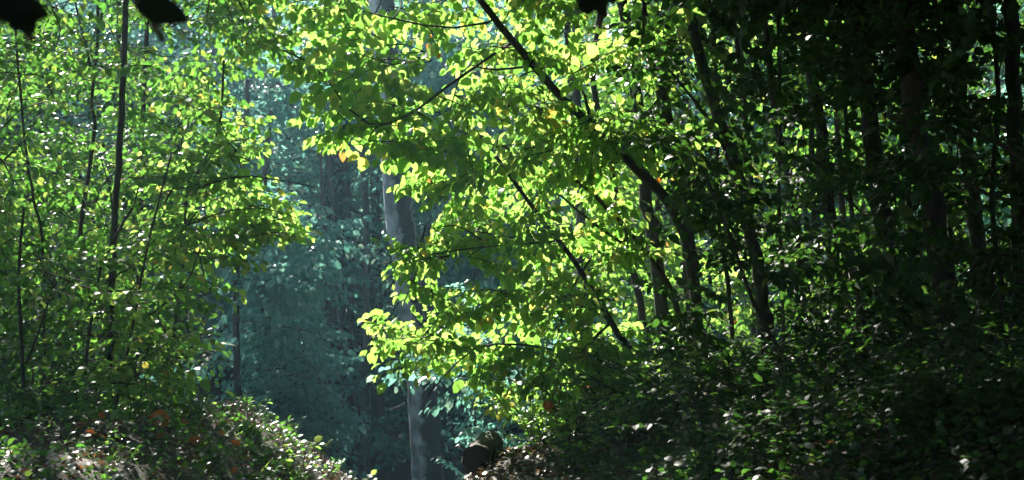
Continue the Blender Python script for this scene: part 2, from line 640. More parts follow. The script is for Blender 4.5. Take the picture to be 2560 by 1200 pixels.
# ------------------------------------------------------------------ the setting: ground
def terrain():
    ys = np.concatenate([np.linspace(-14, 4, 30), np.linspace(4.15, 16, 110), np.linspace(16.4, 30, 40), np.linspace(31, 160, 50)])
    xs = np.concatenate([np.linspace(-110, -12, 30), np.linspace(-11.5, -5, 20), np.linspace(-4.9, 5.5, 110), np.linspace(5.8, 12, 20), np.linspace(14, 110, 30)])
    X, Y = np.meshgrid(xs, ys)
    Z = ground(X, Y) + 0.012 * rng.standard_normal(X.shape)
    V = np.stack([X, Y, Z], -1).reshape(-1, 3)
    nx = len(xs)
    i, j = np.meshgrid(np.arange(len(ys) - 1), np.arange(nx - 1), indexing='ij')
    a = i * nx + j
    F = np.concatenate([np.stack([a, a + 1, a + nx + 1], -1).reshape(-1, 3), np.stack([a, a + nx + 1, a + nx], -1).reshape(-1, 3)])
    mb = MB()
    mb.add(V, F)
    tag(mb.build('ground', 'soil'), kind='structure')


terrain()

# ------------------------------------------------------------------ tall, mostly unseen shade trees: crowns added and shaped to block sun and sky
# (a) parts of the wood the sun reaches: a crown twig whose shadow would fall there is mostly left out
LIT = [((-3.2, 7.0, 0.9), (-1.1, 14, 5.2), 0.10), ((-1.4, 8.9, 0.9), (1.05, 13, 5.0), 0.04), ((-2.7, 6.0, 0.8), (-0.8, 9.2, 1.1), 0.05),
       ((-1.9, 19.2, -2.5), (-1.1, 20.6, 6.5), 0.0), ((0.6, 15.5, 0.5), (3.0, 20, 6), 0.15), ((-0.9, 12.0, -0.5), (1.2, 16, 1.2), 0.3)]


BANK = [((-2.5, 6.3, 0.8), (-0.9, 8.8, 1.1), 0.35), ((-1.9, 19.2, -2.5), (-1.1, 20.6, 6.5), 0.15)]


def sun_keep(P, pad=0.35, lit=None):
    """chance that foliage round P stays, by what its shadow falls on"""
    k = 1.0
    for lo, hi, pr in (lit or LIT):
        lo = np.array(lo) - pad; hi = np.array(hi) + pad
        t0, t1 = 0.0, 60.0
        for a in range(3):
            dd = -SUN[a]
            ta, tb = (lo[a] - P[a]) / dd, (hi[a] - P[a]) / dd
            t0 = max(t0, min(ta, tb)); t1 = min(t1, max(ta, tb))
        if t0 < t1:
            k = min(k, pr)
    return k


def crown_cloud(mb, centre, radii, n, L, nodes, r, mat_tone=0.4, shape='kite', above=None, rb=0.03):
    c = np.asarray(centre); rad = np.asarray(radii)
    cnt = 0
    while cnt < n:
        v = nrm(r.standard_normal(3)) * r.uniform(0.35, 1.0) ** 0.5
        p = c + v * rad
        cnt += 1
        if p[2] < gz(p[0], p[1]) + 1.0:
            continue
        px, py, d = to_px(p)
        if p[1] > 0.5 and above is not None and py[0] > above and -250 < px[0] < 2810:
            continue
        if r.random() > sun_keep(p):
            continue
        h = nrm(v * np.array([1, 1, 0.3]) + 0.5 * r.standard_normal(3) * np.array([1, 1, 0.3]))
        add_spray(mb, p - h * L * 0.4, h, L * r.uniform(0.8, 1.25), shape, False, 1, 1.0, mat_tone, 0.2, 0.4, 1.15, r)
        if r.random() < 0.4:
            k = nodes[np.argmin(np.linalg.norm(nodes - p, axis=1))]
            pts = smooth_path([k, (k + p) / 2 + np.array([0, 0, 0.3]), p], 5)
            mb.add(*tube(pts, np.linspace(rb, rb * 0.3, 5), 4, 0, False), 1)


def shade_tree(x, y, h, r0, crowns, label, seed, lean=(0, 0), group=None, L=1.5, mat='leaf_dark', above=-60):
    r = np.random.default_rng(seed)
    z = gz(x, y) - 0.1
    o = np.array([x, y, z])
    t = thing('tall_shade_tree', label, 'tree', o, group)
    pts = [o, o + [lean[0] * 0.4, lean[1] * 0.4, h * 0.4], o + [lean[0], lean[1], h]]
    P = stem_mesh('trunk', 'bark_dark', pts, r0, r0 * 0.4, t, o, 12, flare=0.5)
    mb = MB()
    for c, rad, n in crowns:
        crown_cloud(mb, c, rad, n, L, P[len(P) // 2:], r, above=above)
    mb.build('crown', [mat, 'bark_thin'], t, o)
    return t


shade_tree(-2.2, -2.5, 13, 0.22, [((-1.5, 0.5, 8.0), (5, 5.5, 3.0), 560)], 'unseen tall tree added behind the viewer to shade the near path', 101, above=-420)
shade_tree(3.6, 1.5, 12, 0.2, [((3.2, 3.2, 7.0), (4.8, 5.0, 3.0), 620), ((3, 5, 5.0), (3.0, 3.0, 1.0), 170)], 'unseen tall tree added beside the viewer to shade the right bank', 102, above=-800)
shade_tree(-8.5, 20, 15, 0.25, [((-7.5, 22, 10), (4.0, 4.5, 4.0), 40)], 'tall tree beyond the left thicket shading the blue green shrubs', 103)
shade_tree(-8.2, 17, 13, 0.2, [((-7.6, 17, 9.3), (3.2, 3.2, 3.2), 170)], 'unseen tall tree added behind the left edge of the thicket to shade its far side', 107)
shade_tree(-9.5, 28, 17, 0.28, [((-9.0, 27.5, 11), (5.5, 5, 5), 70)], 'tallest tree standing far back to the left in the wood', 104)
shade_tree(-3.4, 27, 18, 0.25, [((-3.5, 27, 13), (5, 5, 4), 60)], 'tall tree behind the blue green shrubs in the middle distance', 105)


shade_tree(-6.0, 3.5, 9, 0.15, [((-3.8, 5.4, 6.6), (2.8, 2.2, 1.6), 170)], 'unseen tall tree added left of the viewer to shade the hanging twigs', 106)


# ------------------------------------------------------------------ left thicket: saplings in the sun
def sapling(name, label, cat, stem_px, d, wpx, regions, L=0.55, mat='leaf_bright', bark='bark_thin', group=None, seed=0, limbs=(), twigs=2,
            shape='oval', sides=8, top_r=0.6, tone_c=0.45, tone_s=0.25, fine=False, leaf=1.0, flare=0.2, gaps=True, out_bias=None, connect=True, up=0.15, face=0.5, lanes=None, clump=0, extra=()):
    r = np.random.default_rng(seed)
    W = px_path(stem_px, d)
    o = W[0] + np.array([0, 0, 0.06])
    t = thing(name, label, cat, o, group)
    dm = d if not isinstance(d, (tuple, list)) else d[0]
    r0 = wpx * 0.88 / FPX * dm / 2
    P = stem_mesh('trunk', bark, W, r0, r0 * top_r, t, o, sides, flare=flare)
    nodes = list(P)
    for lp, ld, lw in limbs:
        lw_ = lw / FPX * (ld if not isinstance(ld, (tuple, list)) else ld[0]) / 2
        LW = px_path(lp, ld, base=False)
        k = np.argmin(np.linalg.norm(np.array(nodes) - LW[0], axis=1))
        if np.linalg.norm(nodes[k] - LW[0]) > 0.03:
            LW = np.vstack([nodes[k], LW])
        LP = stem_mesh('branch', bark, LW, lw_, lw_ * 0.35, t, o, 7)
        nodes += list(LP)
    mb = MB()
    nodes = np.array(nodes)
    for poly, n, d0, d1 in regions:
        P = fill(poly, n, d0, d1, clump, r)
        nodes = grow_crown(mb, nodes, P, L, shape, fine, twigs, r, gaps, out_bias, tone_c=tone_c, tone_s=tone_s, leaf=leaf, connect=connect, up=up, face=face, lanes=lanes)
    for c, rad, n in extra:
        crown_cloud(mb, c, rad, int(n * 1.9), 0.7, nodes, r, shape='mid', above=-60, rb=0.01)  # out-of-frame foliage added to shade the right bank
    if mb.V:
        mb.build('crown', [mat, bark], t, o)
    return t


SG = None
sapling('sapling', 'straight dark slender trunk rising the full height of the left thicket', 'tree',
        [(316, -420), (316, 0), (305, 250), (290, 500), (280, 700), (274, 900)], 8.6, 21,
        [([(150, -160), (640, -160), (700, 180), (560, 420), (470, 560), (150, 560)], 120, 8.2, 11.0),
         ([(160, 560), (480, 560), (520, 820), (180, 820)], 80, 8.6, 10.5)], seed=1, leaf=0.8, face=0.3, mat='leaf_green', top_r=0.75, flare=0.1)
sapling('sapling', 'thin wavy sapling left of the straight trunk, forked near the top of the frame', 'tree',
        [(238, -300), (246, 60), (230, 250), (236, 330), (200, 590), (190, 900)], 10.5, 14,
        [([(0, -160), (330, -160), (330, 620), (0, 620)], 114, 9.5, 12.5)], seed=2, leaf=0.76, face=0.3, mat='leaf_green',
        limbs=[([(290, -120), (262, 10), (246, 70)], 10.5, 10), ([(160, -200), (180, -30), (212, 100), (232, 200)], 10.4, 9)])
sapling('sapling', 'thin crooked sapling near the left edge of the photo', 'tree',
        [(20, -300), (40, 100), (62, 350), (85, 500), (106, 600), (110, 900)], 9.0, 10,
        [([(-420, -160), (130, -160), (150, 640), (-420, 640)], 174, 7.6, 11.0)], seed=3, leaf=0.8, face=0.3, mat='leaf_green',
        limbs=[([(-120, 520), (0, 410), (52, 360)], 8.8, 9)])
sapling('sapling', 'thin sapling leaning right below the straight trunk', 'tree',
        [(430, 380), (372, 600), (335, 800), (300, 960), (288, 1030)], 8.0, 9,
        [([(330, 560), (520, 560), (560, 640), (520, 820), (545, 900), (560, 1000), (300, 1000), (260, 840)], 82, 7.4, 9.0)], seed=4, leaf=0.76, face=0.4,
        limbs=[([(505, 600), (470, 700), (400, 770), (345, 800)], 8.0, 6)])
sapling('sapling', 'low leafy sapling at the left foot of the straight trunk', 'tree',
        [(330, 520), (262, 640), (235, 760), (215, 900), (205, 1030)], 8.3, 11,
        [([(90, 640), (330, 640), (330, 1000), (90, 1000)], 61, 7.6, 9.4)], seed=5, leaf=0.76, face=0.35, mat='leaf_green')
sapling('sapling', 'dense sapling with leaves darkened as shade in the bottom left corner thicket', 'tree',
        [(60, 520), (45, 700), (55, 850), (60, 1050)], 8.0, 12,
        [([(-420, 560), (140, 560), (150, 1000), (-420, 1040)], 94, 7.0, 10.0)], seed=6, leaf=0.76, face=0.2, mat='leaf_dark',
        limbs=[([(150, 640), (120, 760), (70, 900)], 8.0, 8)])
sapling('sapling', 'slender stem among sunlit leaves at the right border of the left thicket', 'tree',
        [(560, 150), (545, 330), (470, 480), (462, 620), (440, 800), (415, 930), (410, 1030)], 9.2, 10,
        [([(480, 230), (660, 320), (700, 420), (560, 470), (480, 470), (430, 330)], 73, 9.0, 10.5),
         ([(430, 430), (640, 440), (700, 600), (560, 660), (480, 640), (420, 560)], 80, 8.8, 10.0)], seed=7, leaf=0.95, face=0.5,
        limbs=[([(800, 470), (700, 450), (600, 440), (490, 470)], 9.0, 6), ([(740, 545), (660, 520), (560, 530), (475, 560)], 9.0, 5)])
sapling('sapling', 'leafy sapling far behind in the left thicket, seen only as stems', 'tree',
        [(380, -200), (360, 200), (350, 500), (345, 800), (340, 1000)], 12.5, 20,
        [([(-100, -160), (560, -160), (520, 500), (440, 1000), (-100, 1000)], 147, 11.5, 14.5)], seed=8, mat='leaf_green', shape='mid', twigs=1)

for k, (x, d, lab) in enumerate([(-150, 15.5, 'dark thicket tree deep behind the far left saplings'), (90, 16.0, 'dark thicket tree deep behind the crooked left sapling'),
                                 (290, 15.5, 'dark thicket tree deep behind the straight left trunk')]):
    sapling('thicket_tree', lab, 'tree', [(x, -200), (x + 10, 200), (x + 20, 600), (x + 20, 1000)], d, 24,
            [([(x - 170, 150), (x + 170, 150), (x + 190, 1060), (x - 190, 1060)], 90, d - 0.6, d + 1.2)], L=0.85, mat='leaf_dark', seed=90 + k, shape='mid', twigs=1, leaf=0.8, face=0.0)

# ------------------------------------------------------------------ leaning trees over the opening
sapling('leaning_tree', 'long trunk leaning left across the middle, sunlit leaves hanging from it', 'tree',
        [(1040, -330), (1120, -110), (1200, 0), (1290, 112), (1400, 240), (1520, 352), (1590, 420), (1655, 490), (1700, 560), (1735, 700), (1752, 935)], (10.0, 8.8), 35,
        [([(560, -160), (1060, -160), (1100, 60), (1080, 270), (900, 380), (850, 370), (790, 300), (690, 260), (560, 160)], 42, 8.8, 10.0), ([(600, -160), (1060, -160), (1060, 230), (760, 260), (640, 180)], 9, 8.6, 9.8),
         ([(980, -160), (1700, -160), (1760, 150), (1600, 330), (1350, 330), (1080, 270)], 40, 8.8, 10.0),
         ([(840, 270), (1350, 250), (1640, 330), (1600, 470), (1280, 480), (1080, 470), (960, 440)], 30, 9.0, 9.8), ([(840, 190), (1120, 190), (1120, 420), (960, 425), (850, 365)], 6, 8.9, 9.8)], L=0.58, seed=11, face=1.1, extra=[((1.2, 9.6, 5.4), (1.8, 1.7, 1.2), 150), ((-0.4, 8.2, 4.6), (1.1, 0.9, 0.5), 70), ((1.2, 7.8, 4.7), (1.4, 1.2, 0.6), 90)],
        bark='bark_dark', top_r=0.38, sides=12,
        limbs=[([(640, 110), (720, 130), (800, 180), (900, 300), (1000, 300), (1140, 200), (1280, 108)], (9.2, 9.0), 9),
               ([(760, 60), (850, 20), (1000, 50), (1120, 70), (1240, 50)], 9.1, 8),
               ([(1120, 300), (1160, 170), (1230, 175), (1330, 165)], 9.2, 7),
               ([(1300, 190), (1380, 165), (1450, 205), (1480, 330)], 9.3, 10)])
sapling('leaning_tree', 'bowed slender trunk curving up left from the right bank, leaves on its left', 'tree',
        [(1240, 390), (1340, 530), (1395, 600), (1440, 660), (1487, 735), (1520, 790), (1548, 838), (1585, 875), (1640, 900), (1700, 905)], (9.6, 9.0), 24,
        [([(940, 600), (1080, 560), (1330, 520), (1450, 620), (1530, 800), (1480, 950), (1350, 930), (1250, 880), (1120, 940), (1000, 900), (930, 860), (980, 760), (960, 680)], 42, 8.5, 9.6),
         ([(1350, 640), (1620, 640), (1640, 880), (1420, 960), (1280, 900)], 16, 9.0, 10.2),
         ([(1010, 635), (1100, 580), (1260, 555), (1270, 760), (1050, 800)], 13, 8.7, 9.5)], L=0.5, seed=12, face=1.1, bark='bark_dark', top_r=0.45,
        limbs=[([(1070, 990), (1120, 930), (1190, 870), (1290, 860), (1430, 880), (1480, 850), (1530, 800)], (9.0, 8.8), 9),
               ([(1250, 740), (1400, 755), (1470, 768), (1520, 775)], (9.0, 8.9), 9), ([(950, 660), (1060, 640), (1180, 620), (1300, 610), (1390, 600)], 8.8, 7)])
sapling('leaning_tree', 'thin arching stem between the two leaning trunks, dark and gently bowed', 'tree',
        [(1180, 330), (1310, 390), (1400, 430), (1480, 480), (1560, 570), (1640, 660), (1690, 760), (1715, 920)], (10.2, 9.6), 20,
        [([(1060, 420), (1330, 380), (1560, 480), (1640, 640), (1500, 640), (1330, 560), (1090, 560)], 18, 9.2, 10.2)], L=0.55, seed=13, face=1.1, bark='bark_dark', top_r=0.4,
        limbs=[([(1300, 440), (1390, 480), (1460, 540), (1560, 610)], 9.8, 10)])
sapling('sapling', 'short bright green sapling at the edge of the right bank below the bowed trunk', 'tree',
        [(1480, 640), (1420, 740), (1395, 840), (1400, 960), (1420, 1050)], 9.4, 9,
        [([(1150, 860), (1450, 840), (1640, 880), (1560, 960), (1420, 1030), (1300, 1010), (1180, 980)], 26, 8.6, 9.8)], L=0.45, seed=14, face=0.8)

# ------------------------------------------------------------------ trunks of the shaded right bank
RIGHT = [
    ([(1530, -300), (1556, 0), (1585, 200), (1610, 450), (1640, 650), (1668, 920)], 11.2, 42, 'straight dark trunk just behind the bend of the leaning tree'),
    ([(1570, -300), (1592, 0), (1640, 140), (1682, 400), (1715, 560), (1728, 700), (1745, 940)], 10.8, 48, 'brown trunk rising beside the foot of the leaning tree'),
    ([(1480, 200), (1530, 430), (1562, 580), (1600, 760), (1622, 860), (1635, 930)], 11.8, 24, 'slim dark stem among bright leaves left of the brown trunks'),
    ([(1690, -300), (1730, 60), (1800, 300), (1850, 450), (1890, 650), (1915, 800), (1935, 960)], 9.6, 40, 'dark leaning trunk at the left border of the deep shade'),
    ([(1890, -300), (1905, 0), (1940, 300), (1965, 420), (1995, 600), (2010, 900)], 12.0, 26, 'slim black stem between thicker trunks in the deep shade'),
    ([(1990, -300), (2010, 0), (2035, 200), (2062, 400), (2080, 600), (2095, 800), (2100, 900)], 12.2, 44, 'black trunk with bright green foliage glowing on both sides'),
    ([(2120, -300), (2140, 0), (2175, 300), (2195, 450), (2215, 620), (2240, 860)], 11.0, 62, 'thick black trunk right of the brightest gap in the shade'),
    ([(2230, -300), (2255, 0), (2290, 300), (2330, 500), (2362, 750), (2385, 920)], 9.0, 74, 'thickest black trunk, leaning slightly, carrying two long side branches'),
    ([(2380, -300), (2395, 100), (2420, 400), (2455, 700), (2470, 900)], 12.5, 50, 'black trunk nearly lost in the shade at the far right'),
    ([(2520, -300), (2530, 100), (2545, 500), (2560, 900)], 10.5, 48, 'black trunk cut by the right edge of the photo'),
]
for k, (pth, d, wpx, lab) in enumerate(RIGHT):
    xs = [p[0] for p in pth]
    cx = xs[0]
    limbs = []
    if k == 7:
        limbs = [([(2640, 440), (2560, 402), (2480, 350), (2350, 318), (2230, 290), (2290, 330)], (9.0, 7.6), 20), ([(2660, 540), (2560, 512), (2450, 478), (2370, 430), (2325, 480)], (9.0, 7.8), 16)]
    if k == 3:
        limbs = [([(1560, 20), (1620, 60), (1690, 110), (1730, 60)], 9.4, 8), ([(1640, 140), (1720, 230), (1790, 330), (1830, 420)], 9.5, 13)]
    if k == 4:
        limbs = [([(2100, 480), (2160, 540), (2080, 480), (2000, 640)], 11.8, 10)]
    reg = [([(cx - 170, -200), (cx + 200, -200), (cx + 230, 200), (cx + 150, 420), (cx - 120, 380)], 26 if k > 2 else 6, d - 1.3, d + 1.0)]
    if k > 2:
        reg.append(([(cx - 120, 380), (cx + 220, 380), (cx + 260, 880), (cx - 60, 880)], 11, d - 1.4, d + 0.2))
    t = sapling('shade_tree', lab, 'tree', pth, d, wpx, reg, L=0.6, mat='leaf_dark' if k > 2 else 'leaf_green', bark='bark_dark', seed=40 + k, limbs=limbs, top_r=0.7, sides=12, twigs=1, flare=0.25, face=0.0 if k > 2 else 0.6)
    # the unseen upper crown of the same tree, thickened to shade the bank
    r = np.random.default_rng(140 + k)
    o = np.array(t.location)
    W = px_path(pth, d)
    top = W[-1]
    mb = MB()
    hi = top + np.array([0.3, -0.2, 4.0])
    stem = smooth_path([top, (top + hi) / 2 + 0.1, hi], 8)
    mb.add(*tube(stem, np.linspace(wpx / FPX * d / 2 * 0.7, 0.03, 8), 8), 1)
    crown_cloud(mb, top + np.array([-0.3, 0.5, 2.0]), (2.4, 2.6, 2.4), 200, 1.2, stem, r, above=-120)
    if k > 2:
        crown_cloud(mb, top + np.array([-0.3, -0.8, 0.6]), (1.9, 2.3, 1.2), 210, 0.75, stem, r, shape='mid', above=-60)
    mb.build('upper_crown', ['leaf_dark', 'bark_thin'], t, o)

# leaning thin stems low in the shade
for k, (pth, d, wpx, lab) in enumerate([
        ([(1740, 380), (1830, 600), (1880, 750), (1940, 860), (2000, 960)], 8.6, 15, 'thin dark stem slanting down right through the shaded bank'),
        ([(2080, 560), (2120, 640), (2150, 760), (2180, 900)], 9.5, 14, 'short dark stem slanting between the black trunks'),
        ([(2420, 560), (2470, 660), (2500, 760), (2560, 880)], 8.2, 13, 'thin black stem slanting at the far right of the bank')]):
    sapling('sapling', lab, 'tree', pth, d, wpx, [([(pth[0][0] - 80, pth[0][1]), (pth[0][0] + 120, pth[0][1]), (pth[-1][0] + 60, pth[-1][1] - 120), (pth[-1][0] - 120, pth[-1][1] - 120)], 14, d - 0.6, d + 0.6)],
            L=0.45, mat='leaf_dark', seed=70 + k)

SLIM = [(1775, 1800, 1838, 10.4, 15, 'slender dark stem just inside the left border of the shade'), (1838, 1872, 1905, 12.6, 17, 'slender stem close behind the leaning dark trunk of the shade'),
        (1945, 1950, 1962, 10.8, 13, 'slender upright stem left of the slim black stem pair'), (2018, 2030, 2050, 13.0, 20, 'slender far stem left of the black trunk with glowing foliage'),
        (2118, 2135, 2150, 12.8, 16, 'slender stem right of the black trunk with glowing foliage'), (2255, 2262, 2282, 12.0, 20, 'slender stem between the two thickest black trunks'),
        (2345, 2372, 2400, 12.4, 18, 'slender stem just right of the thickest black trunk'), (2480, 2492, 2512, 11.2, 18, 'slender black stem near the right edge of the photo')]
for k, (xa, xb, xc, d, wpx, lab) in enumerate(SLIM):
    j = rng.normal(0, 7, 4)
    sapling('sapling', lab, 'tree', [(xa - 30, -300), (xa + j[0], 0), ((xa + xb) / 2 + j[1], 250), (xb + j[2], 500), ((xb + xc) / 2 + j[3], 720), (xc, 920)], d, wpx,
            [([(xa - 90, -120), (xa + 120, -120), (xc + 90, 700), (xc - 110, 700)], 8, d - 0.9, d + 0.5)], L=0.55, mat='leaf_dark', bark='bark_dark', seed=170 + k, top_r=0.7, face=0.0)

# ------------------------------------------------------------------ sunlit thicket behind the dark trunks
for k, (x, d, lab) in enumerate([(1420, 16.5, 'green thicket tree far behind the bowed trunk'), (1620, 17.0, 'sunlit thicket tree behind the brown trunks'),
                                 (1850, 17.5, 'sunlit thicket tree glowing behind the left border of the shade'), (2080, 17.0, 'sunlit thicket tree glowing between the black trunks'),
                                 (2330, 18.0, 'green thicket tree behind the thickest black trunk'), (2600, 18.0, 'green thicket tree behind the trunks at the right edge')]):
    sapling('thicket_tree', lab, 'tree', [(x - 10, -250), (x, 100), (x + 25, 500), (x + 40, 860)], d, 26,
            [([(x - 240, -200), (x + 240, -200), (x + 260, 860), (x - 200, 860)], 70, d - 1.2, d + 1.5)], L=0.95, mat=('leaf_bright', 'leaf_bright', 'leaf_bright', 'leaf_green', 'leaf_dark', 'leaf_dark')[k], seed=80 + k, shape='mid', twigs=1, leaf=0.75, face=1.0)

# ------------------------------------------------------------------ the big pale trunk in the opening
W = px_path([(930, -700), (945, -200), (960, 100), (978, 300), (990, 430), (1000, 560), (1018, 650), (1036, 780), (1052, 900), (1062, 1050), (1070, 1200), (1074, 1290)], 20)
o = W[0] + np.array([0, 0, 0.06])
t = thing('beech_tree', 'large pale grey trunk standing in the opening, lit along its left side', 'tree', o)
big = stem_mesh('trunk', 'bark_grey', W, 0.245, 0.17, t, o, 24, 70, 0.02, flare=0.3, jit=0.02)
mb = MB()
hi = big[-1] + np.array([-0.2, 0.3, 5.0])
stem = smooth_path([big[-1], (big[-1] + hi) / 2 + 0.15, hi], 10)
mb.add(*tube(stem, np.linspace(0.17, 0.04, 10), 10), 1)
crown_cloud(mb, big[-1] + np.array([0.3, 0.3, 2.8]), (3.5, 3.5, 2.6), 150, 1.5, stem, np.random.default_rng(9), above=-120)
mb.build('crown', ['leaf_green', 'bark_far'], t, o)
v = MB()
vp = px_path([(1022, 250), (1026, 400), (1028, 480), (1036, 560), (1044, 640), (1062, 800)], 19.72, base=False)
v.add(*tube(smooth_path(vp, 60) + 0.012 * rng.standard_normal((60, 3)), 0.012, 5, 0.2))
tag(v.build('climbing_vine', 'dead_wood'), 'thin pale climbing vine running up the right edge of the large trunk', 'vine')

# ------------------------------------------------------------------ blue-green shrubs and stems of the far wood
FARS = [
    ('far_tree', 'dense blue green broadleaf tree filling the left half of the opening', [(620, 200), (600, 500), (590, 800), (600, 1150)], 19.5, 24,
     [([(470, 560), (640, 520), (800, 560), (900, 700), (880, 860), (800, 900), (740, 1180), (480, 1180)], 90, 19.3, 20.3)], 'leaf_far'),
    ('far_tree', 'tall hazy tree with drooping boughs at the top of the opening', [(690, -200), (680, 200), (660, 500), (650, 900)], 23.5, 22,
     [([(440, 80), (800, 60), (960, 260), (960, 470), (800, 480), (700, 560), (520, 560)], 60, 22.6, 24.2)], 'leaf_far'),
    ('far_tree', 'low blue green bush at the bottom of the opening', [(760, 850), (755, 950), (750, 1150)], 21.0, 10,
     [([(640, 820), (880, 860), (930, 960), (860, 1230), (600, 1230)], 75, 20.4, 21.4)], 'leaf_far'),
    ('far_tree', 'blue green bough tree left of the dark stems in the opening', [(800, 380), (810, 600), (800, 900)], 22.0, 14,
     [([(690, 560), (830, 600), (945, 660), (930, 740), (780, 800), (680, 800)], 48, 21.4, 22.6)], 'leaf_far'),
    ('far_tree', 'dark blue foliage tree right of the large pale trunk', [(1180, 0), (1190, 400), (1190, 900)], 24.0, 24,
     [([(1040, 80), (1420, 80), (1420, 560), (1060, 540)], 220, 23.0, 26.0), ([(1060, 540), (1420, 560), (1400, 900), (1130, 900)], 70, 23, 25)], 'leaf_far'),
    ('far_shrub', 'glinting blue grey shrub low between the large trunk and the right bank', [(1260, 850), (1250, 950), (1240, 1150)], 15.0, 10,
     [([(1250, 960), (1290, 860), (1420, 800), (1450, 960), (1400, 1080), (1290, 1180), (1220, 1190)], 90, 14.0, 16.5)], 'leaf_far'),
    ('far_shrub', 'blue green shrub behind the lower bowed branch', [(1380, 560), (1370, 700), (1370, 950)], 16.0, 10,
     [([(1200, 580), (1420, 560), (1440, 860), (1240, 880)], 40, 15.0, 17.5)], 'leaf_far'),
]
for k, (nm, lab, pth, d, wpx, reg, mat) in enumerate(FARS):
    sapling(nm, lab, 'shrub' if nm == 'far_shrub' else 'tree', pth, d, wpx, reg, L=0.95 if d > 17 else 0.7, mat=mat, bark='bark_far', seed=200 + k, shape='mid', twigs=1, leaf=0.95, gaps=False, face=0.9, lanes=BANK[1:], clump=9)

STEMS = [(838, 26.0, 20, 'leftmost dark stem in the group inside the opening'), (872, 27.0, 26, 'dark stem second from left inside the opening'),
         (905, 25.5, 24, 'dark stem in the middle of the opening'), (932, 27.5, 22, 'dark stem hard left of the large pale trunk'),
         (1078, 26.5, 30, 'dark stem hard right of the large pale trunk'), (1130, 28.0, 26, 'dark stem in the gloom right of the large trunk')]
for k, (x, d, wpx, lab) in enumerate(STEMS):
    j = rng.normal(0, 8, 4)
    sapling('far_stem_tree', lab, 'tree', [(x - 30 + j[0], -250), (x - 14 + j[1], 200), (x + j[2], 560), (x + 12 + j[3], 1000), (x + 16, 1250)], d, wpx,
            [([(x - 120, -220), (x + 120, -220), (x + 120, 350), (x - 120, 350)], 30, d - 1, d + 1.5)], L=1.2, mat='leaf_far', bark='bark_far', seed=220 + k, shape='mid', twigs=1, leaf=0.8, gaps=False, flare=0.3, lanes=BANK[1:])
sapling('far_stem_tree', 'bluish stem behind the leaves of the bowed trunk', 'tree', [(1430, -200), (1442, 200), (1452, 600), (1462, 980)], 15.5, 34, [], bark='bark_far', seed=231, sides=12)

# hillside wood behind everything: a few kinds, copied
def hill_tree(seed, h, label, mat):
    r = np.random.default_rng(seed)
    t = thing('hillside_tree', label, 'tree')
    P = stem_mesh('trunk', 'bark_far', [(0, 0, -0.4), (0.1, 0, h * 0.5), (0.0, 0.1, h)], 0.16, 0.05, t, (0, 0, 0), 8, 16)
    mb = MB()
    for k in range(130):
        f = r.uniform(0.08, 1.0)
        rad = (0.35 + 0.65 * math.sin(math.pi * min(1, f * 0.95 + 0.12))) * h * 0.27
        a = r.uniform(0, 2 * math.pi)
        v = np.array([math.cos(a), math.sin(a), 0]) * rad * r.uniform(0.3, 1) ** 0.6
        p = v + np.array([0, 0, f * h])
        hd = nrm(v + 0.4 * r.standard_normal(3) * np.array([1, 1, 0.4]) + np.array([0, 0, 0.05]))
        add_spray(mb, p - hd * 0.6, hd, 1.7 * r.uniform(0.8, 1.2), 'kite', True, 1, 1.0, 0.4, 0.25, 0.4, 1.0, r)
        if k % 3 == 0:
            q = P[min(len(P) - 1, int(f * 0.85 * len(P)))]
            mb.add(*tube(smooth_path([q, (p + q) / 2, p], 4), np.linspace(0.04, 0.015, 4), 4, 0, False), 1)
    mb.build('crown', [mat, 'bark_far'], t)
    return t


protos = [hill_tree(301, 8.5, 'hazy wood tree on the far slope', 'leaf_far'), hill_tree(302, 10.0, 'hazy wood tree on the far slope', 'leaf_far'), hill_tree(303, 7.0, 'hazy wood tree on the far slope', 'leaf_far'), hill_tree(304, 9.5, 'hazy wood tree on the far slope', 'leaf_green')]
hr = np.random.default_rng(77)
spots = []
for row, y in enumerate((29, 33, 38, 44, 51, 60)):
    half = y * 0.42 + 2
    n = int(2 * half / 3.1)
    for i in range(n):
        spots.append((-half + (i + hr.uniform(0.2, 0.8)) * 2 * half / n, y + hr.uniform(-1.6, 1.6)))
first = {}
for i, (x, y) in enumerate(spots):
    k = int(hr.integers(len(protos)))
    sc = hr.uniform(0.85, 1.25)
    z = gz(x, y)
    p = protos[k]
    if k not in first:
        first[k] = True
        p.location = (x, y, z); p['group'] = 'hazy trees on the far slope'
        p.rotation_euler.z = hr.uniform(0, 6.28)
        p.scale = (sc,) * 3
    else:
        dup(p, (x, y, z), hr.uniform(0, 6.28), sc, 'hazy wood tree on the far slope', 'hazy trees on the far slope')

# the same wood beside and behind the viewer, added unseen to block sky light
for k, (x, y, sc) in enumerate([(4.2, -2.0, 0.9), (7.5, 2.0, 1.0), (8.6, 7.5, 1.0), (9.5, 13, 1.1), (0.5, -5.5, 1.0), (-4.2, -4, 1.0), (-7.5, 0.5, 1.0), (3.0, -7.5, 1.1), (6.5, -5, 1.0), (6.2, 5.0, 0.9), (8.0, 16.0, 1.1), (8.4, 10.6, 1.0), (11.5, 19.0, 1.2), (5.4, -0.5, 1.0)]):
    dup(protos[k % 4], (x, y, gz(x, y)), k * 1.3, sc, 'unseen wood tree added near the viewer to block sky light', 'unseen trees added to darken the path')

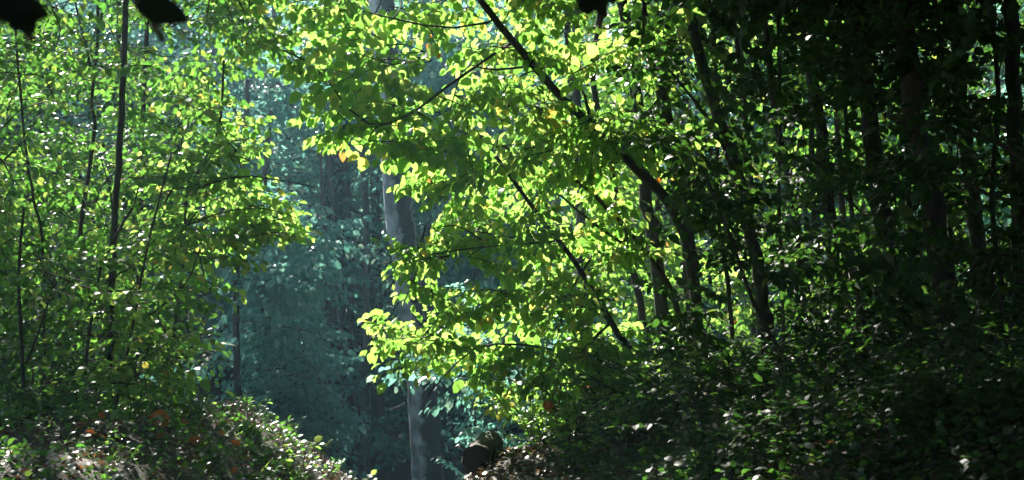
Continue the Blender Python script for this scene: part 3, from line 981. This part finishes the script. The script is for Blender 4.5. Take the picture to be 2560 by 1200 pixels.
# ------------------------------------------------------------------ forest floor
def carpet(r, mat, nc, x0, x1, y0, y1, p, label):
    mb = MB()
    cx, cy = r.uniform(x0, x1, nc), y0 + (y1 - y0) * r.random(nc) ** p
    m = 13
    x = (cx[:, None] + 0.09 * r.standard_normal((nc, m))).ravel(); y = (cy[:, None] + 0.09 * r.standard_normal((nc, m))).ravel()
    z = ground(x, y) + r.uniform(0.015, 0.12, nc * m) * np.minimum(1, 0.3 + (y - 3.5) / 5)
    th = r.uniform(0, 6.28, nc * m)
    D = np.stack([np.cos(th), np.sin(th), r.normal(0.0, 0.4, nc * m)], -1)
    N = np.array([0, 0, 1]) + 0.5 * r.standard_normal((nc * m, 3))
    add_leaves(mb, np.stack([x, y, z], -1), D, N, r.uniform(0.015, 0.045, nc * m), 'oval', 0, np.clip(r.normal(0.4, 0.25, nc * m), 0, 0.9))
    tag(mb.build('ground_cover', mat), label, 'ground cover', kind='stuff')


def litter():
    r = np.random.default_rng(400)
    n = 56000
    x = np.concatenate([r.uniform(-4.5, 0.3, n // 2), r.uniform(-0.5, 5.5, n // 2)])
    y = np.concatenate([r.uniform(3.2, 13.5, n // 2), r.uniform(3.5, 11, n // 2)])
    z = ground(x, y) + r.uniform(0.0, 0.035, n)
    th = r.uniform(0, 6.28, n)
    D = np.stack([np.cos(th), np.sin(th), 0.35 * r.standard_normal(n)], -1)
    N = np.array([0, 0, 1]) + 0.45 * r.standard_normal((n, 3))
    mb = MB()
    tone = np.clip(r.normal(0.5, 0.25, n), 0, 0.93)
    tone = np.where(r.random(n) < 0.02, 1.0, tone)
    add_leaves(mb, np.stack([x, y, z], -1), D, N, r.uniform(0.018, 0.048, n), 'mid', 0, tone)
    tag(mb.build('leaf_litter', 'litter'), 'brown and grey fallen leaves covering the forest floor', 'leaf litter', kind='stuff')
    # grass
    mb = MB()
    n = 1200
    x = np.concatenate([r.normal(-1.6, 0.55, n * 3 // 5), r.uniform(0.2, 4, n * 2 // 5)])
    y = np.concatenate([r.uniform(6.2, 9.2, n * 3 // 5), r.uniform(6, 11, n * 2 // 5)])
    z = ground(x, y)
    th = r.uniform(0, 6.28, n)
    D = np.stack([0.6 * np.cos(th), 0.6 * np.sin(th), r.uniform(0.25, 1.0, n)], -1)
    N = np.stack([-np.sin(th), np.cos(th), 0.3 * np.ones(n)], -1)
    V = np.array([(0, 0.012, 0), (0, -0.012, 0), (0.55, 0.011, 0.04), (0.55, -0.011, 0.04), (1, 0, -0.12)], float)
    LEAF['blade'] = (V * np.array([1, 1.6, 1]), np.array([(0, 2, 1), (1, 2, 3), (2, 4, 3)]))
    add_leaves(mb, np.stack([x, y, z], -1), D, N, r.uniform(0.05, 0.13, n), 'blade', 0, np.clip(r.normal(0.5, 0.2, n), 0, 0.9))
    tag(mb.build('grass', 'leaf_green'), 'sparse woodland grass on the banks', 'grass', kind='stuff')

    # low leaves carpeting the banks
    carpet(r, 'leaf_green', 420, -3.8, -0.9, 5.6, 9.8, 1.0, 'low green leaves carpeting the left bank')
    carpet(r, 'leaf_green', 260, -3.6, -0.8, 4.2, 6.2, 1.0, 'low green leaves at the near end of the left bank')
    carpet(r, 'leaf_dark', 900, 0.7, 2.9, 4.0, 7.2, 1.0, 'low dark leaves carpeting the near foot of the shaded bank')
    mb = MB()
    nc = 1700
    cx, cy = r.uniform(0.2, 5.2, nc), 3.6 + 7.4 * r.random(nc) ** 1.4
    m = 14
    x = (cx[:, None] + 0.11 * r.standard_normal((nc, m))).ravel(); y = (cy[:, None] + 0.11 * r.standard_normal((nc, m))).ravel()
    z = ground(x, y) + r.uniform(0.02, 0.16, nc * m) * np.minimum(1, 0.3 + (y - 3.5) / 5)
    th = r.uniform(0, 6.28, nc * m)
    D = np.stack([np.cos(th), np.sin(th), r.normal(-0.1, 0.3, nc * m)], -1)
    N = np.array([0, 0, 1]) + 0.4 * r.standard_normal((nc * m, 3))
    add_leaves(mb, np.stack([x, y, z], -1), D, N, r.uniform(0.025, 0.055, nc * m), 'oval', 0, np.clip(r.normal(0.4, 0.25, nc * m), 0, 0.9))
    tag(mb.build('ground_cover', 'leaf_dark'), 'low dark leaves carpeting the shaded bank', 'ground cover', kind='stuff')


litter()


def herb(seed, label, mat, h=0.35, stems=7, shape='oval', leafsize=0.065, name='woodland_plant', cat='plant', nleaf=8, arch=0.5):
    r = np.random.default_rng(seed)
    t = thing(name, label, cat)
    ms, ml = MB(), MB()
    for k in range(stems):
        a = k * 2.4 + r.uniform(-0.5, 0.5)
        out = r.uniform(0.3, 1.0) * arch
        b = np.array([0.03 * math.cos(a), 0.03 * math.sin(a), -0.02])
        hh = h * r.uniform(0.6, 1.15)
        p = smooth_path([b, b + [out * hh * 0.45 * math.cos(a), out * hh * 0.45 * math.sin(a), hh * 0.65], b + [out * hh * 1.3 * math.cos(a), out * hh * 1.3 * math.sin(a), hh * r.uniform(0.75, 1.0)]], 9)
        ms.add(*tube(p, np.linspace(0.004, 0.0015, 9), 4, 0, False))
        n = nleaf
        f = np.linspace(0.25, 1.0, n)
        P = np.stack([np.interp(f, np.linspace(0, 1, 9), p[:, i]) for i in range(3)], -1)
        T = nrm(np.gradient(P, axis=0))
        side = nrm(np.cross(T, [0, 0, 1.0]))
        sg = np.where(np.arange(n) % 2, 1, -1)[:, None]
        D = T * 0.5 + side * sg + np.array([0, 0, -0.25]) + 0.25 * r.standard_normal((n, 3))
        D[-1] = T[-1]
        N = np.array([0, 0, 1]) + 0.35 * r.standard_normal((n, 3))
        add_leaves(ml, P, D, N, leafsize * r.uniform(0.6, 1.2, n), shape, 0, np.clip(r.normal(0.45, 0.22, n), 0, 0.86))
    ms.build('stem', 'bark_thin', t)
    ml.build('foliage', mat, t)
    return t


def scatter(protos, spots, labels, group, sc=(0.7, 1.3), seed=0):
    r = np.random.default_rng(seed)
    used = set()
    for i, (x, y) in enumerate(spots):
        k = int(r.integers(len(protos)))
        lab = labels if isinstance(labels, str) else labels[k]
        z = gz(x, y)
        s = r.uniform(*sc) * min(1.0, 0.45 + 0.55 * (y - 3.5) / 4)
        if k not in used:
            used.add(k)
            p = protos[k]
            p.location = (x, y, z); p.rotation_euler = (0, 0, r.uniform(0, 6.28)); p.scale = (s,) * 3
            p['label'] = lab; p['group'] = group
        else:
            dup(protos[k], (x, y, z), r.uniform(0, 6.28), s, lab, group, (r.normal(0, 0.1), r.normal(0, 0.1)))
    for k, p in enumerate(protos):
        if k not in used:
            for ch in list(p.children):
                bpy.data.objects.remove(ch)
            bpy.data.objects.remove(p)


pr = np.random.default_rng(55)
L_ = 'small sunlit plant on the leaf covered left bank'
scatter([herb(501, L_, 'leaf_green', 0.22, 6), herb(502, L_, 'leaf_bright', 0.28, 5, nleaf=6), herb(503, L_, 'leaf_green', 0.18, 9, 'narrow', 0.08)],
        [q for q in [(pr.uniform(-3.6, -0.9), pr.uniform(6.3, 9.3)) for _ in range(80)] if not (-2.5 < q[0] < -1.25 and q[1] < 7.7)] + [(pr.uniform(-2.0, -1.0), pr.uniform(9.2, 11.5)) for _ in range(8)], L_, 'small plants on the left bank', (0.45, 0.9), 1)
L_ = 'dark leafy undergrowth plant on the shaded right bank'
scatter([herb(511, L_, 'leaf_dark', 0.45, 9, leafsize=0.06, nleaf=12, arch=0.9), herb(512, L_, 'leaf_dark', 0.5, 9, leafsize=0.055, nleaf=14, arch=1.0), herb(513, L_, 'leaf_dark', 0.4, 8, 'narrow', 0.10, nleaf=9, arch=0.8)],
        [(x, y) for x, y in zip(pr.uniform(0.7, 4.6, 190), 5.0 + 7.0 * pr.random(190))], L_, 'undergrowth plants on the right bank', (0.6, 1.05), 2)
L_ = 'yellow green plant on the sunny edge of the right bank'
scatter([herb(521, L_, 'leaf_bright', 0.35, 8, leafsize=0.05, nleaf=9, arch=0.7), herb(522, L_, 'leaf_bright', 0.45, 7, leafsize=0.06, nleaf=10, arch=0.6)],
        [(x, y) for x, y in zip(pr.uniform(0.15, 1.0, 40), pr.uniform(7.6, 9.8, 40))], L_, 'plants on the edge of the right bank', (0.7, 1.2), 3)


# cut log
def log():
    c = at(1190, 1148, 8.2)
    r0 = 36 / FPX * 8.2
    t = thing('log', 'old dark cut log lying on the right bank edge with its round end showing', 'log', c)
    t.rotation_euler = (0, math.radians(-3), math.radians(83))
    n = 14
    P = np.stack([np.linspace(0, 0.6, n), np.zeros(n), np.zeros(n)], -1)
    V, F = tube(P, r0 * (1 + 0.02 * rng.standard_normal(n)), 22, 0.05, False)
    mb = MB(); mb.add(V, F)
    mb.build('bark', 'bark_dark', t)
    k = 22
    V0 = V[:k]
    mb = MB()
    cc = V0.mean(0)
    ring = cc + (V0 - cc) * 0.985 + np.array([-0.006, 0, 0])
    inner = cc + (V0 - cc) * 0.5 + np.array([-0.004, 0, 0])
    VV = np.vstack([V0, ring, inner, cc + [-0.003, 0, 0]])
    j = np.arange(k); j2 = (j + 1) % k
    FF = []
    for a, b in ((0, k), (k, 2 * k)):
        FF += [np.stack([a + j, a + j2, b + j2], -1), np.stack([a + j, b + j2, b + j], -1)]
    FF.append(np.stack([2 * k + j, 2 * k + j2, np.full(k, 3 * k)], -1))
    mb.add(VV, np.vstack(FF))
    mb.build('cut_end', 'log_end', t)


log()


# fallen autumn leaves that show by themselves
def single_leaf(name, label, P, size, D, N, mat, seed, curl=0.35, group=None, lobed=False):
    r = np.random.default_rng(seed)
    nu, nv = 14, 9
    u = np.linspace(0, 1, nu)
    wid = 0.36 * np.sin(np.pi * np.clip(u * 0.93 + 0.07, 0, 1)) ** 0.75
    if lobed:
        wid = wid * (1 + 0.35 * np.sin(u * 16)) * 1.15
    wid = wid * (1 + 0.05 * np.where(np.arange(nu) % 2, 1, -1))
    wid[-1] = 0.0; wid[0] = 0.03
    vv = np.linspace(-1, 1, nv)
    U = np.repeat(u[:, None], nv, 1)
    Vv = wid[:, None] * vv[None]
    Wv = curl * (np.abs(Vv) * 0.9 - 0.6 * (U - 0.45) ** 2) + 0.012 * np.sin(np.abs(vv)[None] * 9 + U * 30)
    D = nrm(D); B = nrm(np.cross(N, D)); N2 = np.cross(D, B)
    X = size * (U[..., None] * D + Vv[..., None] * B + Wv[..., None] * N2)
    mb = MB()
    i, j = np.meshgrid(np.arange(nu - 1), np.arange(nv - 1), indexing='ij')
    a = i * nv + j
    F = np.concatenate([np.stack([a, a + 1, a + nv + 1], -1).reshape(-1, 3), np.stack([a, a + nv + 1, a + nv], -1).reshape(-1, 3)])
    mb.add(X.reshape(-1, 3), F, 0, (0.3 + 0.5 * r.random()) * np.ones(nu * nv) + 0.15 * r.standard_normal(nu * nv))
    st = smooth_path([(0, 0, 0), -0.15 * size * D + 0.02 * size * N2, -0.32 * size * D - 0.02 * size * N2], 5)
    mb.add(*tube(st, size * 0.012, 4), 0, 0.2)
    ob = mb.build(name, mat)
    ob.location = P
    return tag(ob, label, 'leaf', group)


def on_ground(px, d, dz=0.02):
    x = (px - 1280) / FPX * d
    y = d * math.cos(PITCH)
    return np.array([x, y, gz(x, y) + dz])


single_leaf('fallen_leaf', 'large curled orange leaf standing up on the left bank', at(372, 1042, 7.6), 0.135, (0.9, -0.2, -0.25), (0.15, -0.9, 0.5), 'orange_leaf', 1, 0.5)
single_leaf('fallen_leaf', 'small orange leaf left of the large curled one', at(305, 1072, 7.5), 0.06, (0.9, 0.2, -0.1), (0.2, -0.6, 0.7), 'orange_leaf', 2)
single_leaf('fallen_leaf', 'dull orange leaf just below the large curled one', at(385, 1092, 7.3), 0.055, (0.6, 0.3, 0.1), (0.1, -0.7, 0.6), 'orange_leaf', 3)
single_leaf('fallen_leaf', 'tiny orange leaf low in the dark left corner', at(124, 1102, 7.2), 0.035, (0.6, 0.3, 0.4), (0.1, -0.9, 0.3), 'orange_leaf', 4)
single_leaf('fallen_leaf', 'red orange leaf near the bottom of the sunny left bank', at(578, 1180, 7.4), 0.045, (0.6, 0.3, 0.3), (0.1, -0.8, 0.4), 'orange_leaf', 5)
single_leaf('fallen_leaf', 'small orange leaf on the slope below the right bank edge', at(1515, 1194, 7.6), 0.05, (0.8, 0.3, 0.1), (0.1, -0.8, 0.5), 'orange_leaf', 6)
single_leaf('fallen_leaf', 'lone orange leaf in the dark bottom right of the bank', at(1868, 1170, 7.0), 0.045, (0.8, 0.3, 0.1), (0.1, -0.8, 0.5), 'orange_leaf', 7)
single_leaf('withered_leaf', 'withered brown orange leaf caught in the sunny plants left of the dark bank', at(1362, 1002, 8.4), 0.08, (0.5, -0.1, -0.9), (0.2, -0.9, 0.2), 'orange_leaf', 8, 0.6)
single_leaf('withered_leaf', 'small red leaf caught against the leaning trunk', at(1642, 455, 9.6), 0.05, (0.6, -0.1, 0.5), (0.2, -0.9, 0.2), 'orange_leaf', 9, 0.4)
_lr = np.random.default_rng(31)
for _k in range(12):
    _x, _y = _lr.uniform(-2.6, -1.1), _lr.uniform(6.6, 8.8)
    single_leaf('fallen_leaf', 'small rust orange leaf scattered among the plants of the left bank', np.array([_x, _y, gz(_x, _y) + _lr.uniform(0.05, 0.11)]), _lr.uniform(0.04, 0.075),
                (_lr.normal(), _lr.normal(), 0.3), (0.4 * _lr.normal(), -0.7, 0.6), 'orange_leaf', 700 + _k, 0.4, group='rust leaves on the left bank')
single_leaf('bank_leaf', 'broad pale green leaf standing up at the left bank', at(160, 1040, 7.3), 0.10, (0.9, -0.1, 0.1), (0.2, -0.5, 0.8), 'leaf_bright', 10, 0.4)


# dark twigs close to the lens, hanging in from above
def near_twig(label, leaves, start_px, d, seed, lobed=False):
    o = at(*start_px, d)
    t = thing('hanging_twig', label, 'twig', o)
    mb = MB()
    end = at(leaves[0][0], leaves[0][1], d)
    far = np.array([o[0] * 1.3, -0.4, o[2] + 0.7])
    pts = smooth_path([far, o, (o + end) / 2 + np.array([0, 0, 0.01]), end], 14)
    mb.add(*tube(pts, np.linspace(0.006, 0.0015, 14), 6))
    mb.build('stem', 'bark_thin', t, o)
    for k, (px, py, size, ang) in enumerate(leaves):
        a = math.radians(ang)
        D = math.cos(a) * RT - math.sin(a) * UP + 0.25 * FW
        N = UP * 0.55 * math.cos(a) - FW * 0.8 + RT * 0.1
        P = at(px, py, d)
        lf = single_leaf('leaf', None, P - o, size * d / FPX, D, N, 'leaf_near', seed + k, 0.15, lobed=lobed)
        for key in ('label', 'category'):
            if key in lf: del lf[key]
        lf.parent = t


near_twig('blurred dark leaf hanging close to the lens right of the straight left trunk', [(338, 12, 135, 14)], (300, -90), 1.5, 601)
near_twig('blurred dark leaves hanging close to the lens in the top left corner', [(-45, 8, 165, 8), (12, 0, 110, 50)], (-60, -90), 1.5, 611)
near_twig('black lobed leaf hanging close to the lens at the top centre', [(1536, -30, 110, 150), (1405, -28, 105, 10)], (1520, -110), 1.6, 621, True)

# ------------------------------------------------------------------ air of the wood
def haze():
    m = bpy.data.materials.new('haze')
    m.use_nodes = True
    t = m.node_tree
    t.nodes.clear()
    out = t.nodes.new('ShaderNodeOutputMaterial')
    v = t.nodes.new('ShaderNodeVolumePrincipled')
    v.inputs['Color'].default_value = (0.42, 0.75, 0.95, 1)
    v.inputs['Density'].default_value = 0.0012
    v.inputs['Anisotropy'].default_value = 0.5
    t.links.new(v.outputs[0], out.inputs['Volume'])
    M['haze'] = m
    lo, hi = np.array([-112, -16, -7.0]), np.array([112, 162, 36.0])
    V = np.array([[(lo, hi)[i][0], (lo, hi)[j][1], (lo, hi)[k][2]] for i in (0, 1) for j in (0, 1) for k in (0, 1)])
    Q = [(0, 1, 3, 2), (4, 6, 7, 5), (0, 4, 5, 1), (2, 3, 7, 6), (0, 2, 6, 4), (1, 5, 7, 3)]
    F = [(a, b, c) for a, b, c, d in Q] + [(a, c, d) for a, b, c, d in Q]
    mb = MB()
    mb.add(V, F)
    tag(mb.build('haze', 'haze', smooth=False), 'thin bluish haze hanging in the wood', 'haze', kind='stuff')


haze()
